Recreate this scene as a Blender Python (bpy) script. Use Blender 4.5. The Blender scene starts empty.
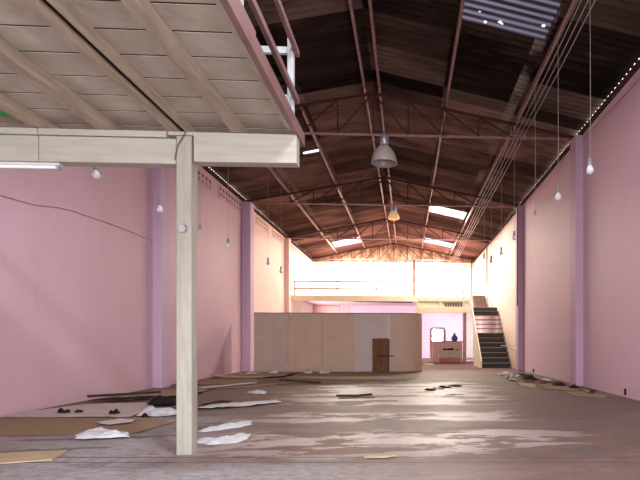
import bpy, bmesh, math, random
from mathutils import Vector, Matrix, noise
R = random.Random(7)
SC = bpy.context.scene
COL = SC.collection
PI = math.pi

# ------------------------------------------------------------------ helpers
class MB:
    """collects shapes (world coordinates) and links them as one mesh object"""
    def __init__(s):
        s.bm = bmesh.new()
    def box(s, x0, x1, y0, y1, z0, z1, bev=0):
        vs = [s.bm.verts.new(p) for p in ((x0,y0,z0),(x1,y0,z0),(x1,y1,z0),(x0,y1,z0),(x0,y0,z1),(x1,y0,z1),(x1,y1,z1),(x0,y1,z1))]
        fs = [s.bm.faces.new([vs[i] for i in f]) for f in ((3,2,1,0),(4,5,6,7),(0,1,5,4),(1,2,6,5),(2,3,7,6),(3,0,4,7))]
        if bev:
            es = list({e for f in fs for e in f.edges})
            bmesh.ops.bevel(s.bm, geom=es, offset=bev, segments=2, affect='EDGES', profile=.5)
        return s
    def bar(s, p0, p1, w, h, up=(0,0,1)):
        p0, p1, up = Vector(p0), Vector(p1), Vector(up)
        d = (p1-p0).normalized()
        a = d.cross(up)
        if a.length < 1e-4: a = d.cross(Vector((1,0,0)))
        a.normalize(); b = a.cross(d).normalized()
        vs = []
        for p in (p0, p1):
            for i, j in ((-1,-1),(1,-1),(1,1),(-1,1)):
                vs.append(s.bm.verts.new(p + a*(i*w/2) + b*(j*h/2)))
        for f in ((3,2,1,0),(4,5,6,7),(0,1,5,4),(1,2,6,5),(2,3,7,6),(3,0,4,7)):
            s.bm.faces.new([vs[i] for i in f])
        return s
    def angle(s, p0, p1, w, t, up=(0,0,1), side=1):
        """rolled L section"""
        p0, p1, up = Vector(p0), Vector(p1), Vector(up)
        d = (p1-p0).normalized(); a = d.cross(up)
        if a.length < 1e-4: a = d.cross(Vector((1,0,0)))
        a.normalize(); b = a.cross(d).normalized(); a = a*side
        prof = [(-w/2,-w/2),(w/2,-w/2),(w/2,-w/2+t),(-w/2+t,-w/2+t),(-w/2+t,w/2),(-w/2,w/2)]
        r = [[s.bm.verts.new(p + a*x + b*y) for x, y in prof] for p in (p0, p1)]
        n = len(prof)
        for i in range(n):
            s.bm.faces.new((r[0][i], r[0][(i+1)%n], r[1][(i+1)%n], r[1][i]))
        s.bm.faces.new(r[0]); s.bm.faces.new(r[1])
        return s
    def channel(s, y0, y1, x, z, w, h, t, side=1):
        """C section running along Y, web vertical"""
        prof = [(0,0),(w,0),(w,t),(t,t),(t,h-t),(w,h-t),(w,h),(0,h)]
        r = [[s.bm.verts.new((x+side*a, y, z+b)) for a, b in prof] for y in (y0, y1)]
        n = len(prof)
        for i in range(n):
            s.bm.faces.new((r[0][i], r[0][(i+1)%n], r[1][(i+1)%n], r[1][i]))
        s.bm.faces.new(r[0]); s.bm.faces.new(r[1])
        return s
    def tube(s, pts, r, n=8):
        pts = [Vector(p) for p in pts]
        rings = []
        ref = None
        for i, p in enumerate(pts):
            d = (pts[min(i+1,len(pts)-1)] - pts[max(i-1,0)]).normalized()
            if ref is None:
                ref = Vector((0,0,1)) if abs(d.z) < .9 else Vector((1,0,0))
            a = d.cross(ref); a.normalize(); b = a.cross(d).normalized(); ref = b
            rr = r[i] if isinstance(r, (list, tuple)) else r
            rings.append([s.bm.verts.new(p + a*math.cos(2*PI*k/n)*rr + b*math.sin(2*PI*k/n)*rr) for k in range(n)])
        for i in range(len(rings)-1):
            for k in range(n):
                s.bm.faces.new((rings[i][k], rings[i][(k+1)%n], rings[i+1][(k+1)%n], rings[i+1][k]))
        s.bm.faces.new(rings[0]); s.bm.faces.new(rings[-1])
        return s
    def lathe(s, x, y, prof, n=20, cap=True):
        rings = [[s.bm.verts.new((x+r*math.cos(2*PI*k/n), y+r*math.sin(2*PI*k/n), z)) for k in range(n)] for r, z in prof]
        for i in range(len(rings)-1):
            for k in range(n):
                s.bm.faces.new((rings[i][k], rings[i][(k+1)%n], rings[i+1][(k+1)%n], rings[i+1][k]))
        if cap:
            s.bm.faces.new(rings[0]); s.bm.faces.new(rings[-1])
        return s
    def prism(s, poly, axis, a, b):
        """polygon extruded along an axis: axis 0 poly=(y,z), 1 poly=(x,z), 2 poly=(x,y)"""
        def P(p, t): return ((t,p[0],p[1]), (p[0],t,p[1]), (p[0],p[1],t))[axis]
        r = [[s.bm.verts.new(P(p, t)) for p in poly] for t in (a, b)]
        n = len(poly)
        for i in range(n):
            s.bm.faces.new((r[0][i], r[0][(i+1)%n], r[1][(i+1)%n], r[1][i]))
        s.bm.faces.new(r[0]); s.bm.faces.new(r[1])
        return s
    def build(s, name, mat, parent=None, smooth=False, bev=0):
        bmesh.ops.recalc_face_normals(s.bm, faces=s.bm.faces[:])
        if parent is not None:
            off = parent_world(parent)
        else:
            xs = [v.co for v in s.bm.verts]
            off = Vector(((min(v.x for v in xs)+max(v.x for v in xs))/2, (min(v.y for v in xs)+max(v.y for v in xs))/2, min(v.z for v in xs)))
        for v in s.bm.verts: v.co -= off
        me = bpy.data.meshes.new(name); s.bm.to_mesh(me); s.bm.free()
        if smooth:
            for p in me.polygons: p.use_smooth = True
        me.materials.append(mat)
        o = bpy.data.objects.new(name, me); COL.objects.link(o)
        if parent is not None: o.parent = parent
        else: o.location = off
        if bev:
            m = o.modifiers.new('bevel', 'BEVEL'); m.width = bev; m.segments = 2; m.limit_method = 'ANGLE'
        return o

def parent_world(p):
    w = Vector((0,0,0))
    while p is not None:
        w += p.location; p = p.parent
    return w
def tag(o, label, cat, group=None):
    o['label'] = label; o['category'] = cat
    if group: o['group'] = group
    return o
def thing(name, loc, label, cat, group=None):
    o = bpy.data.objects.new(name, None); COL.objects.link(o); o.location = loc
    o.empty_display_size = .1
    return tag(o, label, cat, group)
def struct(o):
    o['kind'] = 'structure'; return o

# ------------------------------------------------------------------ materials
def nodes(name):
    m = bpy.data.materials.new(name); m.use_nodes = True
    nt = m.node_tree; return m, nt, nt.nodes['Principled BSDF']
def N(nt, t, **k):
    n = nt.nodes.new(t)
    for a, v in k.items():
        if a in n.inputs.keys(): n.inputs[a].default_value = v
        else: setattr(n, a, v)
    return n
def ramp(nt, fac, stops):
    r = nt.nodes.new('ShaderNodeValToRGB'); e = r.color_ramp.elements
    while len(e) < len(stops): e.new(.5)
    for q, (p, c) in zip(e, stops):
        q.position = p; q.color = c if len(c) == 4 else (*c, 1)
    nt.links.new(fac, r.inputs[0]); return r.outputs[0]
def mixc(nt, fac, a, b, mode='MIX'):
    n = nt.nodes.new('ShaderNodeMix'); n.data_type = 'RGBA'; n.blend_type = mode
    for i, v in ((0, fac), (6, a), (7, b)):
        if isinstance(v, bpy.types.NodeSocket): nt.links.new(v, n.inputs[i])
        else: n.inputs[i].default_value = v if i == 0 or len(v) == 4 else (*v, 1)
    return n.outputs[2]
def math_(nt, op, a, b=None):
    n = nt.nodes.new('ShaderNodeMath'); n.operation = op
    for i, v in enumerate((a, b)):
        if v is None: continue
        if isinstance(v, bpy.types.NodeSocket): nt.links.new(v, n.inputs[i])
        else: n.inputs[i].default_value = v
    return n.outputs[0]
def coords(nt, scale=(1,1,1), kind='Object'):
    if kind == 'World':
        c = nt.nodes.new('ShaderNodeNewGeometry').outputs['Position']
    else:
        c = nt.nodes.new('ShaderNodeTexCoord').outputs[kind]
    mp = nt.nodes.new('ShaderNodeMapping'); mp.inputs['Scale'].default_value = scale
    nt.links.new(c, mp.inputs[0]); return mp.outputs[0]
def noise_(nt, vec, scale, detail=4, rough=.6, dist=0):
    n = nt.nodes.new('ShaderNodeTexNoise'); n.inputs['Scale'].default_value = scale; n.inputs['Detail'].default_value = detail
    n.inputs['Roughness'].default_value = rough; n.inputs['Distortion'].default_value = dist
    nt.links.new(vec, n.inputs['Vector']); return n.outputs['Fac']
def bump(nt, bsdf, h, s=.2, d=.01):
    b = nt.nodes.new('ShaderNodeBump'); b.inputs['Strength'].default_value = s; b.inputs['Distance'].default_value = d
    nt.links.new(h, b.inputs['Height']); nt.links.new(b.outputs[0], bsdf.inputs['Normal'])

def simple(name, c1, c2=None, scale=6, rough=.6, metal=0, stretch=(1,1,1), bmp=.15, lo=.35, hi=.65):
    m, nt, b = nodes(name)
    c2 = c2 or tuple(x*.72 for x in c1)
    v = coords(nt, stretch)
    n = noise_(nt, v, scale, 5)
    nt.links.new(ramp(nt, n, [(lo, c2), (hi, c1)]), b.inputs['Base Color'])
    b.inputs['Roughness'].default_value = rough; b.inputs['Metallic'].default_value = metal
    if rough >= .8: b.inputs['Specular IOR Level'].default_value = .1
    if bmp: bump(nt, b, n, bmp, .01)
    return m

def plaster(name, base, pale, stain, amount=.5):
    m, nt, b = nodes(name)
    v = coords(nt, kind='World')
    n1 = noise_(nt, v, .55, 6, .6, .4)
    n2 = noise_(nt, coords(nt, (1,1,.25), 'World'), 2.6, 6, .7)
    n3 = noise_(nt, v, 9, 4, .6)
    c = ramp(nt, n1, [(.3, base), (.75, pale)])
    c = mixc(nt, ramp(nt, n2, [(.56, (0,0,0)), (.78, (amount,)*3)]), c, stain)
    c = mixc(nt, ramp(nt, n3, [(.62, (0,0,0)), (.8, (.35*amount,)*3)]), c, stain)
    nt.links.new(c, b.inputs['Base Color']); b.inputs['Roughness'].default_value = .62
    bump(nt, b, n3, .25, .012)
    return m

PINK = (.575,.365,.425)
M = {}
M['pink_wall'] = plaster('pink plaster', PINK, (.615,.41,.465), (.47,.255,.265), .45)
M['mauve_trim'] = plaster('mauve paint', (.41,.255,.335), (.46,.29,.37), (.33,.19,.24), .35)
M['pink_trim'] = plaster('lilac pink paint', (.52,.35,.47), (.56,.38,.50), (.40,.25,.32), .35)
M['white_wall'] = plaster('white limewash', (.80,.77,.70), (.84,.80,.74), (.66,.60,.50), .35)
M['lilac_wall'] = plaster('lilac wall', (.72,.55,.66), (.76,.60,.70), (.62,.45,.55), .3)
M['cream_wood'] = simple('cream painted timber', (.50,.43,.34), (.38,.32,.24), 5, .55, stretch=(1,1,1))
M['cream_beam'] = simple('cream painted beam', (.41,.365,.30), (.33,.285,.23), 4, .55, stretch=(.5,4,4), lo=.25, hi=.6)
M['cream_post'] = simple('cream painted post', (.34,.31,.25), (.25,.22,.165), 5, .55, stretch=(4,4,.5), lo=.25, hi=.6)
M['joist'] = simple('tan timber joist', (.40,.31,.22), (.27,.20,.14), 4, .6, stretch=(5,.6,5))
M['pink_steel'] = simple('mauve painted fascia', (.235,.125,.112), (.18,.092,.08), 5, .5)
M['white_paint'] = simple('white paint', (.60,.60,.58), (.50,.49,.47), 7, .5)
M['truss'] = simple('red oxide steel', (.085,.030,.024), (.04,.016,.013), 9, .85, stretch=(1,1,1))
M['purlin'] = simple('pinkish primer steel', (.30,.15,.13), (.16,.07,.06), 6, .5)
M['partition'] = simple('taupe board', (.56,.385,.28), (.50,.34,.245), 2.2, .65, bmp=.05)
M['partition_pale'] = simple('grey lilac board', (.57,.46,.41), (.50,.40,.36), 2.5, .65, bmp=.05)
M['partition_edge'] = simple('dark capping', (.13,.08,.06), None, 6, .6)
M['dark_wood'] = simple('dark stained wood', (.24,.11,.045), (.11,.05,.022), 5, .85, stretch=(6,6,.7))
M['tread'] = simple('worn brown tread', (.20,.13,.09), (.11,.07,.05), 8, .6)
M['infill'] = simple('dark riser', (.030,.018,.014), (.016,.010,.008), 8, .6)
M['cream_steel'] = simple('cream painted steel', (.74,.64,.46), (.70,.59,.41), 3, .5)
M['rail_tan'] = simple('tan painted rail', (.20,.14,.095), (.14,.10,.065), 6, .5)
M['cardboard'] = simple('cardboard', (.30,.205,.135), (.23,.15,.095), 6, .8, stretch=(1,5,1), bmp=.08)
M['cardboard_pale'] = simple('pale cardboard', (.47,.36,.235), (.39,.29,.18), 6, .8, bmp=.08)
M['olive_card'] = simple('olive hardboard', (.30,.225,.115), (.22,.16,.08), 3, .75, bmp=.05)
M['plastic'] = simple('white plastic film', (.62,.61,.63), (.50,.49,.51), 7, .35)
M['paper'] = simple('white paper', (.58,.56,.56), (.46,.44,.43), 7, .8)
M['pinkish_sheet'] = simple('pale underlay', (.50,.43,.41), (.42,.35,.33), 3, .7, bmp=.05)
M['black'] = simple('black rag', (.022,.018,.018), (.012,.010,.010), 9, .8)
M['dark_cloth'] = simple('dark brown cloth', (.045,.03,.028), (.02,.014,.014), 8, .85)
M['blue_grey'] = simple('blue grey plastic', (.16,.20,.27), (.08,.10,.14), 8, .5)
M['blue'] = simple('blue plastic', (.10,.16,.50), (.07,.11,.38), 6, .4)
M['green'] = simple('green sheet', (.03,.36,.07), (.02,.28,.05), 5, .45)
M['grey_metal'] = simple('grey metal', (.48,.48,.50), (.36,.36,.38), 8, .35, metal=.6)
M['lamp_grey'] = simple('lamp grey enamel', (.42,.36,.34), (.35,.30,.285), 6, .4)
M['socket'] = simple('grey bulb socket', (.30,.29,.30), (.2,.2,.2), 9, .45)
M['cable'] = simple('grey cable', (.36,.31,.29), (.28,.24,.22), 9, .5)
M['wall_wire'] = simple('mauve cable', (.30,.14,.15), None, 9, .6)
M['dark_cable'] = simple('brown cable', (.16,.08,.08), None, 9, .6)
M['counter_pink'] = simple('pink counter', (.85,.52,.47), (.80,.47,.42), 3, .5)
M['red_front'] = simple('salmon front', (.62,.20,.14), (.52,.16,.11), 3, .5)
M['beige'] = simple('beige laminate', (.66,.55,.36), (.58,.47,.30), 3, .5)
M['mirror'] = simple('mirror', (.80,.82,.83), (.78,.80,.82), 3, .06, metal=.9, bmp=0)
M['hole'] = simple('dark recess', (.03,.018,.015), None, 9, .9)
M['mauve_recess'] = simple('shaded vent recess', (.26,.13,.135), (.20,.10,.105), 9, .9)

def glass_bulb():
    m, nt, b = nodes('frosted bulb glass')
    b.inputs['Base Color'].default_value = (.82,.80,.80,1); b.inputs['Roughness'].default_value = .18
    b.inputs['Transmission Weight'].default_value = .35
    v = coords(nt); n = noise_(nt, v, 30, 2); bump(nt, b, n, .02, .002)
    return m
M['bulb'] = glass_bulb()
M['tube_white'] = simple('white lamp tube', (.88,.88,.90), (.85,.85,.88), 4, .2, bmp=0)
def emit(name, col, s):
    m, nt, b = nodes(name)
    b.inputs['Base Color'].default_value = (*col, 1); b.inputs['Emission Color'].default_value = (*col, 1); b.inputs['Emission Strength'].default_value = s
    return m
M['lit_amber'] = emit('lit amber lamp shade', (1.0,.66,.30), .22)

def roof_mat():
    m, nt, b = nodes('sooty fibre cement')
    pos = nt.nodes.new('ShaderNodeNewGeometry').outputs['Position']
    sp = nt.nodes.new('ShaderNodeSeparateXYZ'); nt.links.new(pos, sp.inputs[0])
    # every sheet (1.06 m wide, courses down the slope) has weathered to a tone of its own
    yy = math_(nt, 'FLOOR', math_(nt, 'DIVIDE', sp.outputs[1], 1.062))
    ax = math_(nt, 'ABSOLUTE', math_(nt, 'ADD', sp.outputs[0], .83))
    xx = math_(nt, 'FLOOR', math_(nt, 'DIVIDE', math_(nt, 'ADD', ax, .05), 1.74))
    sg = math_(nt, 'SIGN', math_(nt, 'ADD', sp.outputs[0], .83))
    cb = nt.nodes.new('ShaderNodeCombineXYZ')
    nt.links.new(math_(nt, 'MULTIPLY', math_(nt, 'ADD', xx, 1.0), sg), cb.inputs[0]); nt.links.new(yy, cb.inputs[1])
    wn = nt.nodes.new('ShaderNodeTexWhiteNoise'); wn.noise_dimensions = '3D'; nt.links.new(cb.outputs[0], wn.inputs['Vector'])
    c = ramp(nt, wn.outputs['Value'], [(0, (.007,.004,.0032)), (.4, (.015,.0085,.0065)), (.76, (.034,.020,.015)), (.86, (.16,.10,.078))])
    # back light on the sheets beyond the first truss, put into their colour
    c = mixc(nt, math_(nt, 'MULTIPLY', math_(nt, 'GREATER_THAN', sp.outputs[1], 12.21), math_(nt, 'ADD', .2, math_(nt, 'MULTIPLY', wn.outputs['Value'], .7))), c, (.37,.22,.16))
    n1 = noise_(nt, coords(nt, (.35,2.2,1), 'World'), 1.6, 6, .65)
    c = mixc(nt, ramp(nt, n1, [(.50, (0,0,0)), (.78, (.6,)*3)]), c, (.10,.06,.044))
    # grazing light on the ribs, painted as one dark flank of each
    rib = math_(nt, 'SINE', math_(nt, 'MULTIPLY', sp.outputs[1], 2*PI/.177))
    n5 = noise_(nt, coords(nt, (.5,1.2,1), 'World'), 1.1, 3, .5)
    rm = math_(nt, 'MULTIPLY', math_(nt, 'GREATER_THAN', rib, .25), ramp(nt, n5, [(.4, (.15,)*3), (.65, (.7,)*3)]))
    c = mixc(nt, rm, c, (.009,.005,.004))
    # dusty end laps beside the purlins
    lap = math_(nt, 'MODULO', math_(nt, 'ADD', ax, .05), 1.74)
    n2 = noise_(nt, coords(nt, (1,.5,1), 'World'), 1.3, 4, .6)
    lm = math_(nt, 'MULTIPLY', math_(nt, 'MULTIPLY', math_(nt, 'GREATER_THAN', lap, 1.52), math_(nt, 'LESS_THAN', math_(nt, 'ABSOLUTE', math_(nt, 'SUBTRACT', ax, 3.4)), .5)), ramp(nt, n2, [(.45, (0,0,0)), (.6, (.8,)*3)]))
    c = mixc(nt, lm, c, (.27,.21,.17))
    nt.links.new(c, b.inputs['Base Color']); b.inputs['Roughness'].default_value = .95; b.inputs['Specular IOR Level'].default_value = .06
    return m
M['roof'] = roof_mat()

def skylight_mat():
    m, nt, b = nodes('translucent ribbed sheet')
    out = nt.nodes['Material Output']
    v = coords(nt, (1,1,1), 'World')
    n = noise_(nt, v, 2.5, 4)
    col = ramp(nt, n, [(.3, (.66,.62,.66)), (.7, (.9,.88,.92))])
    tl = nt.nodes.new('ShaderNodeBsdfTranslucent'); nt.links.new(col, tl.inputs[0])
    tp = nt.nodes.new('ShaderNodeBsdfTransparent'); nt.links.new(col, tp.inputs[0])
    mx = nt.nodes.new('ShaderNodeMixShader'); mx.inputs[0].default_value = .4
    nt.links.new(tl.outputs[0], mx.inputs[1]); nt.links.new(tp.outputs[0], mx.inputs[2])
    nt.links.new(mx.outputs[0], out.inputs[0])
    return m
M['skylight'] = skylight_mat()
def skylight_dirty():
    m, nt, b = nodes('grimy translucent ribbed sheet')
    out = nt.nodes['Material Output']
    v = coords(nt, (.5,2.5,1), 'World')
    n = noise_(nt, v, 1.5, 5)
    col = ramp(nt, n, [(.3, (.06,.052,.062)), (.7, (.15,.135,.155))])
    sp = nt.nodes.new('ShaderNodeSeparateXYZ'); nt.links.new(coords(nt, (1,1,1), 'World'), sp.inputs[0])
    rib = math_(nt, 'SINE', math_(nt, 'MULTIPLY', sp.outputs[1], 2*PI/.177))
    col = mixc(nt, ramp(nt, rib, [(.55, (0,0,0)), (.95, (1,1,1))]), col, (.27,.24,.28))
    h = noise_(nt, coords(nt, (1,1,1), 'World'), 4.5, 1)
    hole = ramp(nt, h, [(.70, (0,0,0)), (.73, (1,1,1))])
    col = mixc(nt, hole, col, (.9,.9,.95))
    tl = nt.nodes.new('ShaderNodeBsdfTranslucent'); nt.links.new(col, tl.inputs[0])
    tp = nt.nodes.new('ShaderNodeBsdfTransparent'); nt.links.new(col, tp.inputs[0])
    mx = nt.nodes.new('ShaderNodeMixShader'); mx.inputs[0].default_value = .35
    nt.links.new(tl.outputs[0], mx.inputs[1]); nt.links.new(tp.outputs[0], mx.inputs[2])
    nt.links.new(mx.outputs[0], out.inputs[0])
    return m
M['skylight_dirty'] = skylight_dirty()

def floor_mat():
    m, nt, b = nodes('worn concrete')
    pos = nt.nodes.new('ShaderNodeNewGeometry').outputs['Position']
    sp = nt.nodes.new('ShaderNodeSeparateXYZ'); nt.links.new(pos, sp.inputs[0])
    X, Y = sp.outputs[0], sp.outputs[1]
    def band(v, a, b_, soft):
        """1 between a and b with soft edges"""
        mr = nt.nodes.new('ShaderNodeMapRange'); mr.interpolation_type = 'SMOOTHSTEP'
        mr.inputs[1].default_value = a-soft; mr.inputs[2].default_value = a+soft; nt.links.new(v, mr.inputs[0])
        mr2 = nt.nodes.new('ShaderNodeMapRange'); mr2.interpolation_type = 'SMOOTHSTEP'
        mr2.inputs[1].default_value = b_-soft; mr2.inputs[2].default_value = b_+soft; nt.links.new(v, mr2.inputs[0])
        return math_(nt, 'SUBTRACT', mr.outputs[0], mr2.outputs[0])
    nb = noise_(nt, coords(nt, (1,1,1), 'World'), .8, 6, .65, .3)
    nf = noise_(nt, coords(nt, (1,1,1), 'World'), 5, 6, .7)
    ns = noise_(nt, coords(nt, (.45,1.3,1), 'World'), 1.5, 7, .62, .25)
    # slab colours: grey screed in front of the joint, brownish slab behind it
    front = ramp(nt, nf, [(.3, (.26,.235,.24)), (.7, (.38,.35,.355))])
    back = ramp(nt, nb, [(.3, (.105,.056,.042)), (.7, (.165,.098,.075))])
    wob = math_(nt, 'ADD', Y, math_(nt, 'MULTIPLY', math_(nt, 'SUBTRACT', nb, .5), 1.2))
    leftg = band(X, -9, -2.3, .9)
    isfront = math_(nt, 'MAXIMUM', math_(nt, 'MULTIPLY', band(X, -9, -.3, 1.6), band(wob, -20, 4.6, .35)), math_(nt, 'MULTIPLY', leftg, band(wob, -20, 7.5, 1.2)))
    grit = noise_(nt, coords(nt, (.7,1,1), 'World'), 14, 5, .75)
    c = mixc(nt, isfront, back, front)
    c = mixc(nt, ramp(nt, grit, [(.40, (.5,)*3), (.55, (0,0,0))]), c, (.10,.066,.055))
    c = mixc(nt, ramp(nt, ns, [(.52, (0,0,0)), (.68, (.35,)*3)]), c, (.30,.21,.18))
    # pale worn topping in the middle of the hall
    zone = math_(nt, 'MULTIPLY', band(X, -2.2, 1.9, 1.0), band(Y, 4.9, 13.5, .7))
    th = math_(nt, 'ADD', math_(nt, 'ADD', ns, math_(nt, 'MULTIPLY', math_(nt, 'SUBTRACT', nf, .5), .22)), math_(nt, 'MULTIPLY', zone, .16))
    worn = ramp(nt, th, [(.60, (0,0,0)), (.635, (1,1,1))])
    worn = math_(nt, 'MULTIPLY', worn, zone)
    # two trowelled dark strips right across
    strips = math_(nt, 'ADD', band(math_(nt, 'ADD', wob, math_(nt, 'MULTIPLY', nf, .25)), 6.2, 7.0, .12), band(math_(nt, 'ADD', wob, math_(nt, 'MULTIPLY', nf, .25)), 7.85, 8.75, .14))
    worn = math_(nt, 'MULTIPLY', worn, math_(nt, 'SUBTRACT', 1.0, math_(nt, 'MULTIPLY', strips, .85)))
    c = mixc(nt, math_(nt, 'MULTIPLY', worn, .8), c, (.40,.325,.30))
    c = mixc(nt, math_(nt, 'MULTIPLY', strips, .5), c, (.12,.084,.074))
    # bare dark chips
    nc = noise_(nt, coords(nt, (.5,1.1,1), 'World'), 2.7, 3, .5)
    chips = math_(nt, 'MULTIPLY', ramp(nt, nc, [(.575, (0,0,0)), (.59, (1,1,1))]), band(Y, 4.6, 9, .3))
    c = mixc(nt, math_(nt, 'MULTIPLY', chips, .75), c, (.095,.073,.07))
    # saw-cut joints
    wl = math_(nt, 'ADD', math_(nt, 'ADD', Y, math_(nt, 'MULTIPLY', X, .057)), math_(nt, 'MULTIPLY', nf, .02))
    j = math_(nt, 'MAXIMUM', band(wl, 4.725, 4.765, .012), band(wl, 4.535, 4.565, .01))
    c = mixc(nt, math_(nt, 'MULTIPLY', j, math_(nt, 'ADD', .25, math_(nt, 'MULTIPLY', nf, 1.0))), c, (.055,.042,.04))
    # sweepings
    c = mixc(nt, ramp(nt, noise_(nt, coords(nt, (.6,1,1), 'World'), 2.2, 8, .75), [(.5, (0,0,0)), (.75, (.5,)*3)]), c, (.17,.125,.11))
    nt.links.new(c, b.inputs['Base Color'])
    rr = math_(nt, 'ADD', math_(nt, 'MULTIPLY', worn, -.10), math_(nt, 'ADD', .46, math_(nt, 'MULTIPLY', nf, .22)))
    nt.links.new(rr, b.inputs['Roughness'])
    h = math_(nt, 'ADD', math_(nt, 'MULTIPLY', nb, .6), math_(nt, 'ADD', math_(nt, 'MULTIPLY', nf, .35), math_(nt, 'MULTIPLY', worn, .15)))
    nt.links.new(math_(nt, 'ADD', .22, math_(nt, 'MULTIPLY', worn, .25)), b.inputs['Specular IOR Level'])
    bump(nt, b, h, .22, .03)
    return m
M['floor'] = floor_mat()

# ------------------------------------------------------------------ the hall
XL, XR, XC = -5.92, 4.27, -.83
Y0, Y1 = -3.0, 32.0
WT = 6.12
def roofz(x): return 7.40 - .212*abs(x-XC)
struct(MB().box(XL-.4, XR+.4, Y0-3, Y1+.3, -.2, 0).build('floor', M['floor']))
M['cream_plaster'] = plaster('peach cream plaster', (.72,.56,.47), (.78,.64,.55), (.66,.42,.36), .4)
M['peach_plaster'] = plaster('peach pink plaster', (.70,.46,.40), (.74,.54,.47), (.60,.33,.29), .45)
for nm, a, b_, mt in (('wall_left', Y0, 18.5, 'pink_wall'), ('wall_left_middle', 18.5, 24.8, 'peach_plaster'), ('wall_left_far', 24.8, Y1, 'cream_plaster')):
    struct(MB().box(XL-.25, XL, a, b_, 0, WT).build(nm, M[mt]))
for nm, a, b_, mt in (('wall_right', Y0, 18.3, 'pink_wall'), ('wall_right_far', 18.3, Y1, 'cream_plaster')):
    struct(MB().box(XR, XR+.25, a, b_, 0, WT).build(nm, M[mt]))
struct(MB().box(XL, XR, Y1, Y1+.2, 3.4, 6.12).build('wall_back', M['white_wall']))
struct(MB().box(XL, XR, Y1, Y1+.2, 0, 3.4).build('wall_back_lower', M['lilac_wall']))
w = MB().box(XL, -5.6, Y0-.2, Y0, 0, 3.0).box(3.9, XR, Y0-.2, Y0, 0, 3.0)
w.prism([(XL,3.0),(XR,3.0),(XR,roofz(XR)-.04),(XC,roofz(XC)-.04),(XL,roofz(XL)-.04)], 1, Y0-.2, Y0)
struct(w.build('wall_front', M['pink_wall']))
g = MB()
x = XL
while x < XR-.01:
    x2 = min(x+.3, XR)
    g.prism([(x,6.125),(x2-.0005,6.125),(x2-.0005,roofz(x2-.0005)-.06),(x,roofz(x)-.06)] if (x-XC)*(x2-XC) > 0 else [(x,6.125),(x2-.0005,6.125),(x2-.0005,roofz(x2-.0005)-.06),(XC,roofz(XC)-.06),(x,roofz(x)-.06)], 1, Y1+.02, Y1+.06)
    x = x2
struct(g.build('wall_gable', simple('brown gable boards', (.40,.27,.18), (.16,.085,.05), 1.6, .7, stretch=(2,1,1), lo=.42, hi=.58)))
# pilasters
k = 0
for y in (6.0, 12.0, 18.3, 24.6, 30.9):
    if y > 30: continue
    k += 1
    struct(MB().box(XL, XL+(.31 if 15 < y < 20 else .21), y, y+.42, 0, 6.1).build('trim_%d' % k, M['pink_trim' if y < 20 else 'peach_plaster'], bev=.008))
    if y > 20: continue
    k += 1
    struct(MB().box(XR-.19, XR, y-.1, y+.32, 0, 6.1).build('trim_%d' % k, M['mauve_trim'], bev=.008))

# corrugated roof (fibre cement, 177 mm pitch), skylight panes cut from the same sheets
PITCH = .177; SUB = 6
def corr(y): return .0255*math.cos(2*PI*y/PITCH)
SKY = [(.98, 2.54, 6.9, 9.2, 'd'), (.98, 2.6, 21.6, 22.85, 'w'), (1.0, 2.62, 28.5, 29.8, 'w'), (-4.25, -2.62, 28.5, 30.0, 'w'),
       (-3.2, -2.72, 15.5, 15.72, 'w'), (.98, 2.6, .25, .62, 'w'), (-.55, .85, 6.4, 8.2, 'w'), (-2.5, -1.15, 6.4, 8.2, 'w')]  # last two panes are unseen, added to brighten the walls and partition
xs = sorted(set([XL-.02, XC, XR+.02, -2.6, -4.3, .95, 2.65] + [v for s in SKY for v in s[:2]]))
n = int((Y1+.3-Y0+.4)/(PITCH/SUB)); ys = [Y0-.4+i*PITCH/SUB for i in range(n+1)]
def sky_at(x, y):
    for i, (a, b_, c, d, q) in enumerate(SKY):
        if a < x < b_ and c < y < d: return i
    return -1
sheets = {i: MB() for i in range(-1, len(SKY))}
cache = {}
for i in range(len(xs)-1):
    for j in range(n):
        s = sky_at((xs[i]+xs[i+1])/2, (ys[j]+ys[j+1])/2)
        mb = sheets[s]
        vs = []
        for a, b_ in ((i,j),(i+1,j),(i+1,j+1),(i,j+1)):
            q = cache.get((s,a,b_))
            if q is None:
                q = mb.bm.verts.new((xs[a], ys[b_], roofz(xs[a]) + corr(ys[b_]))); cache[(s,a,b_)] = q
            vs.append(q)
        mb.bm.faces.new(vs)
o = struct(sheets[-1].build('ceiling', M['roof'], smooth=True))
m_ = o.modifiers.new('thickness', 'SOLIDIFY'); m_.thickness = .007; m_.offset = 1
for i, s in enumerate(SKY):
    o = struct(sheets[i].build('window_%d' % (i+1), M['skylight'] if s[4] == 'w' else M['skylight_dirty'], smooth=True))
    m_ = o.modifiers.new('thickness', 'SOLIDIFY'); m_.thickness = .003; m_.offset = 1
# ridge capping
struct(MB().prism([(XC-.22,roofz(XC-.22)+.035),(XC,roofz(XC)+.035),(XC+.22,roofz(XC+.22)+.035),(XC+.22,roofz(XC+.22)+.05),(XC,roofz(XC)+.055),(XC-.22,roofz(XC-.22)+.05)], 1, Y0-.4, Y1+.3).build('trim_ridge', M['roof']))

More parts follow.
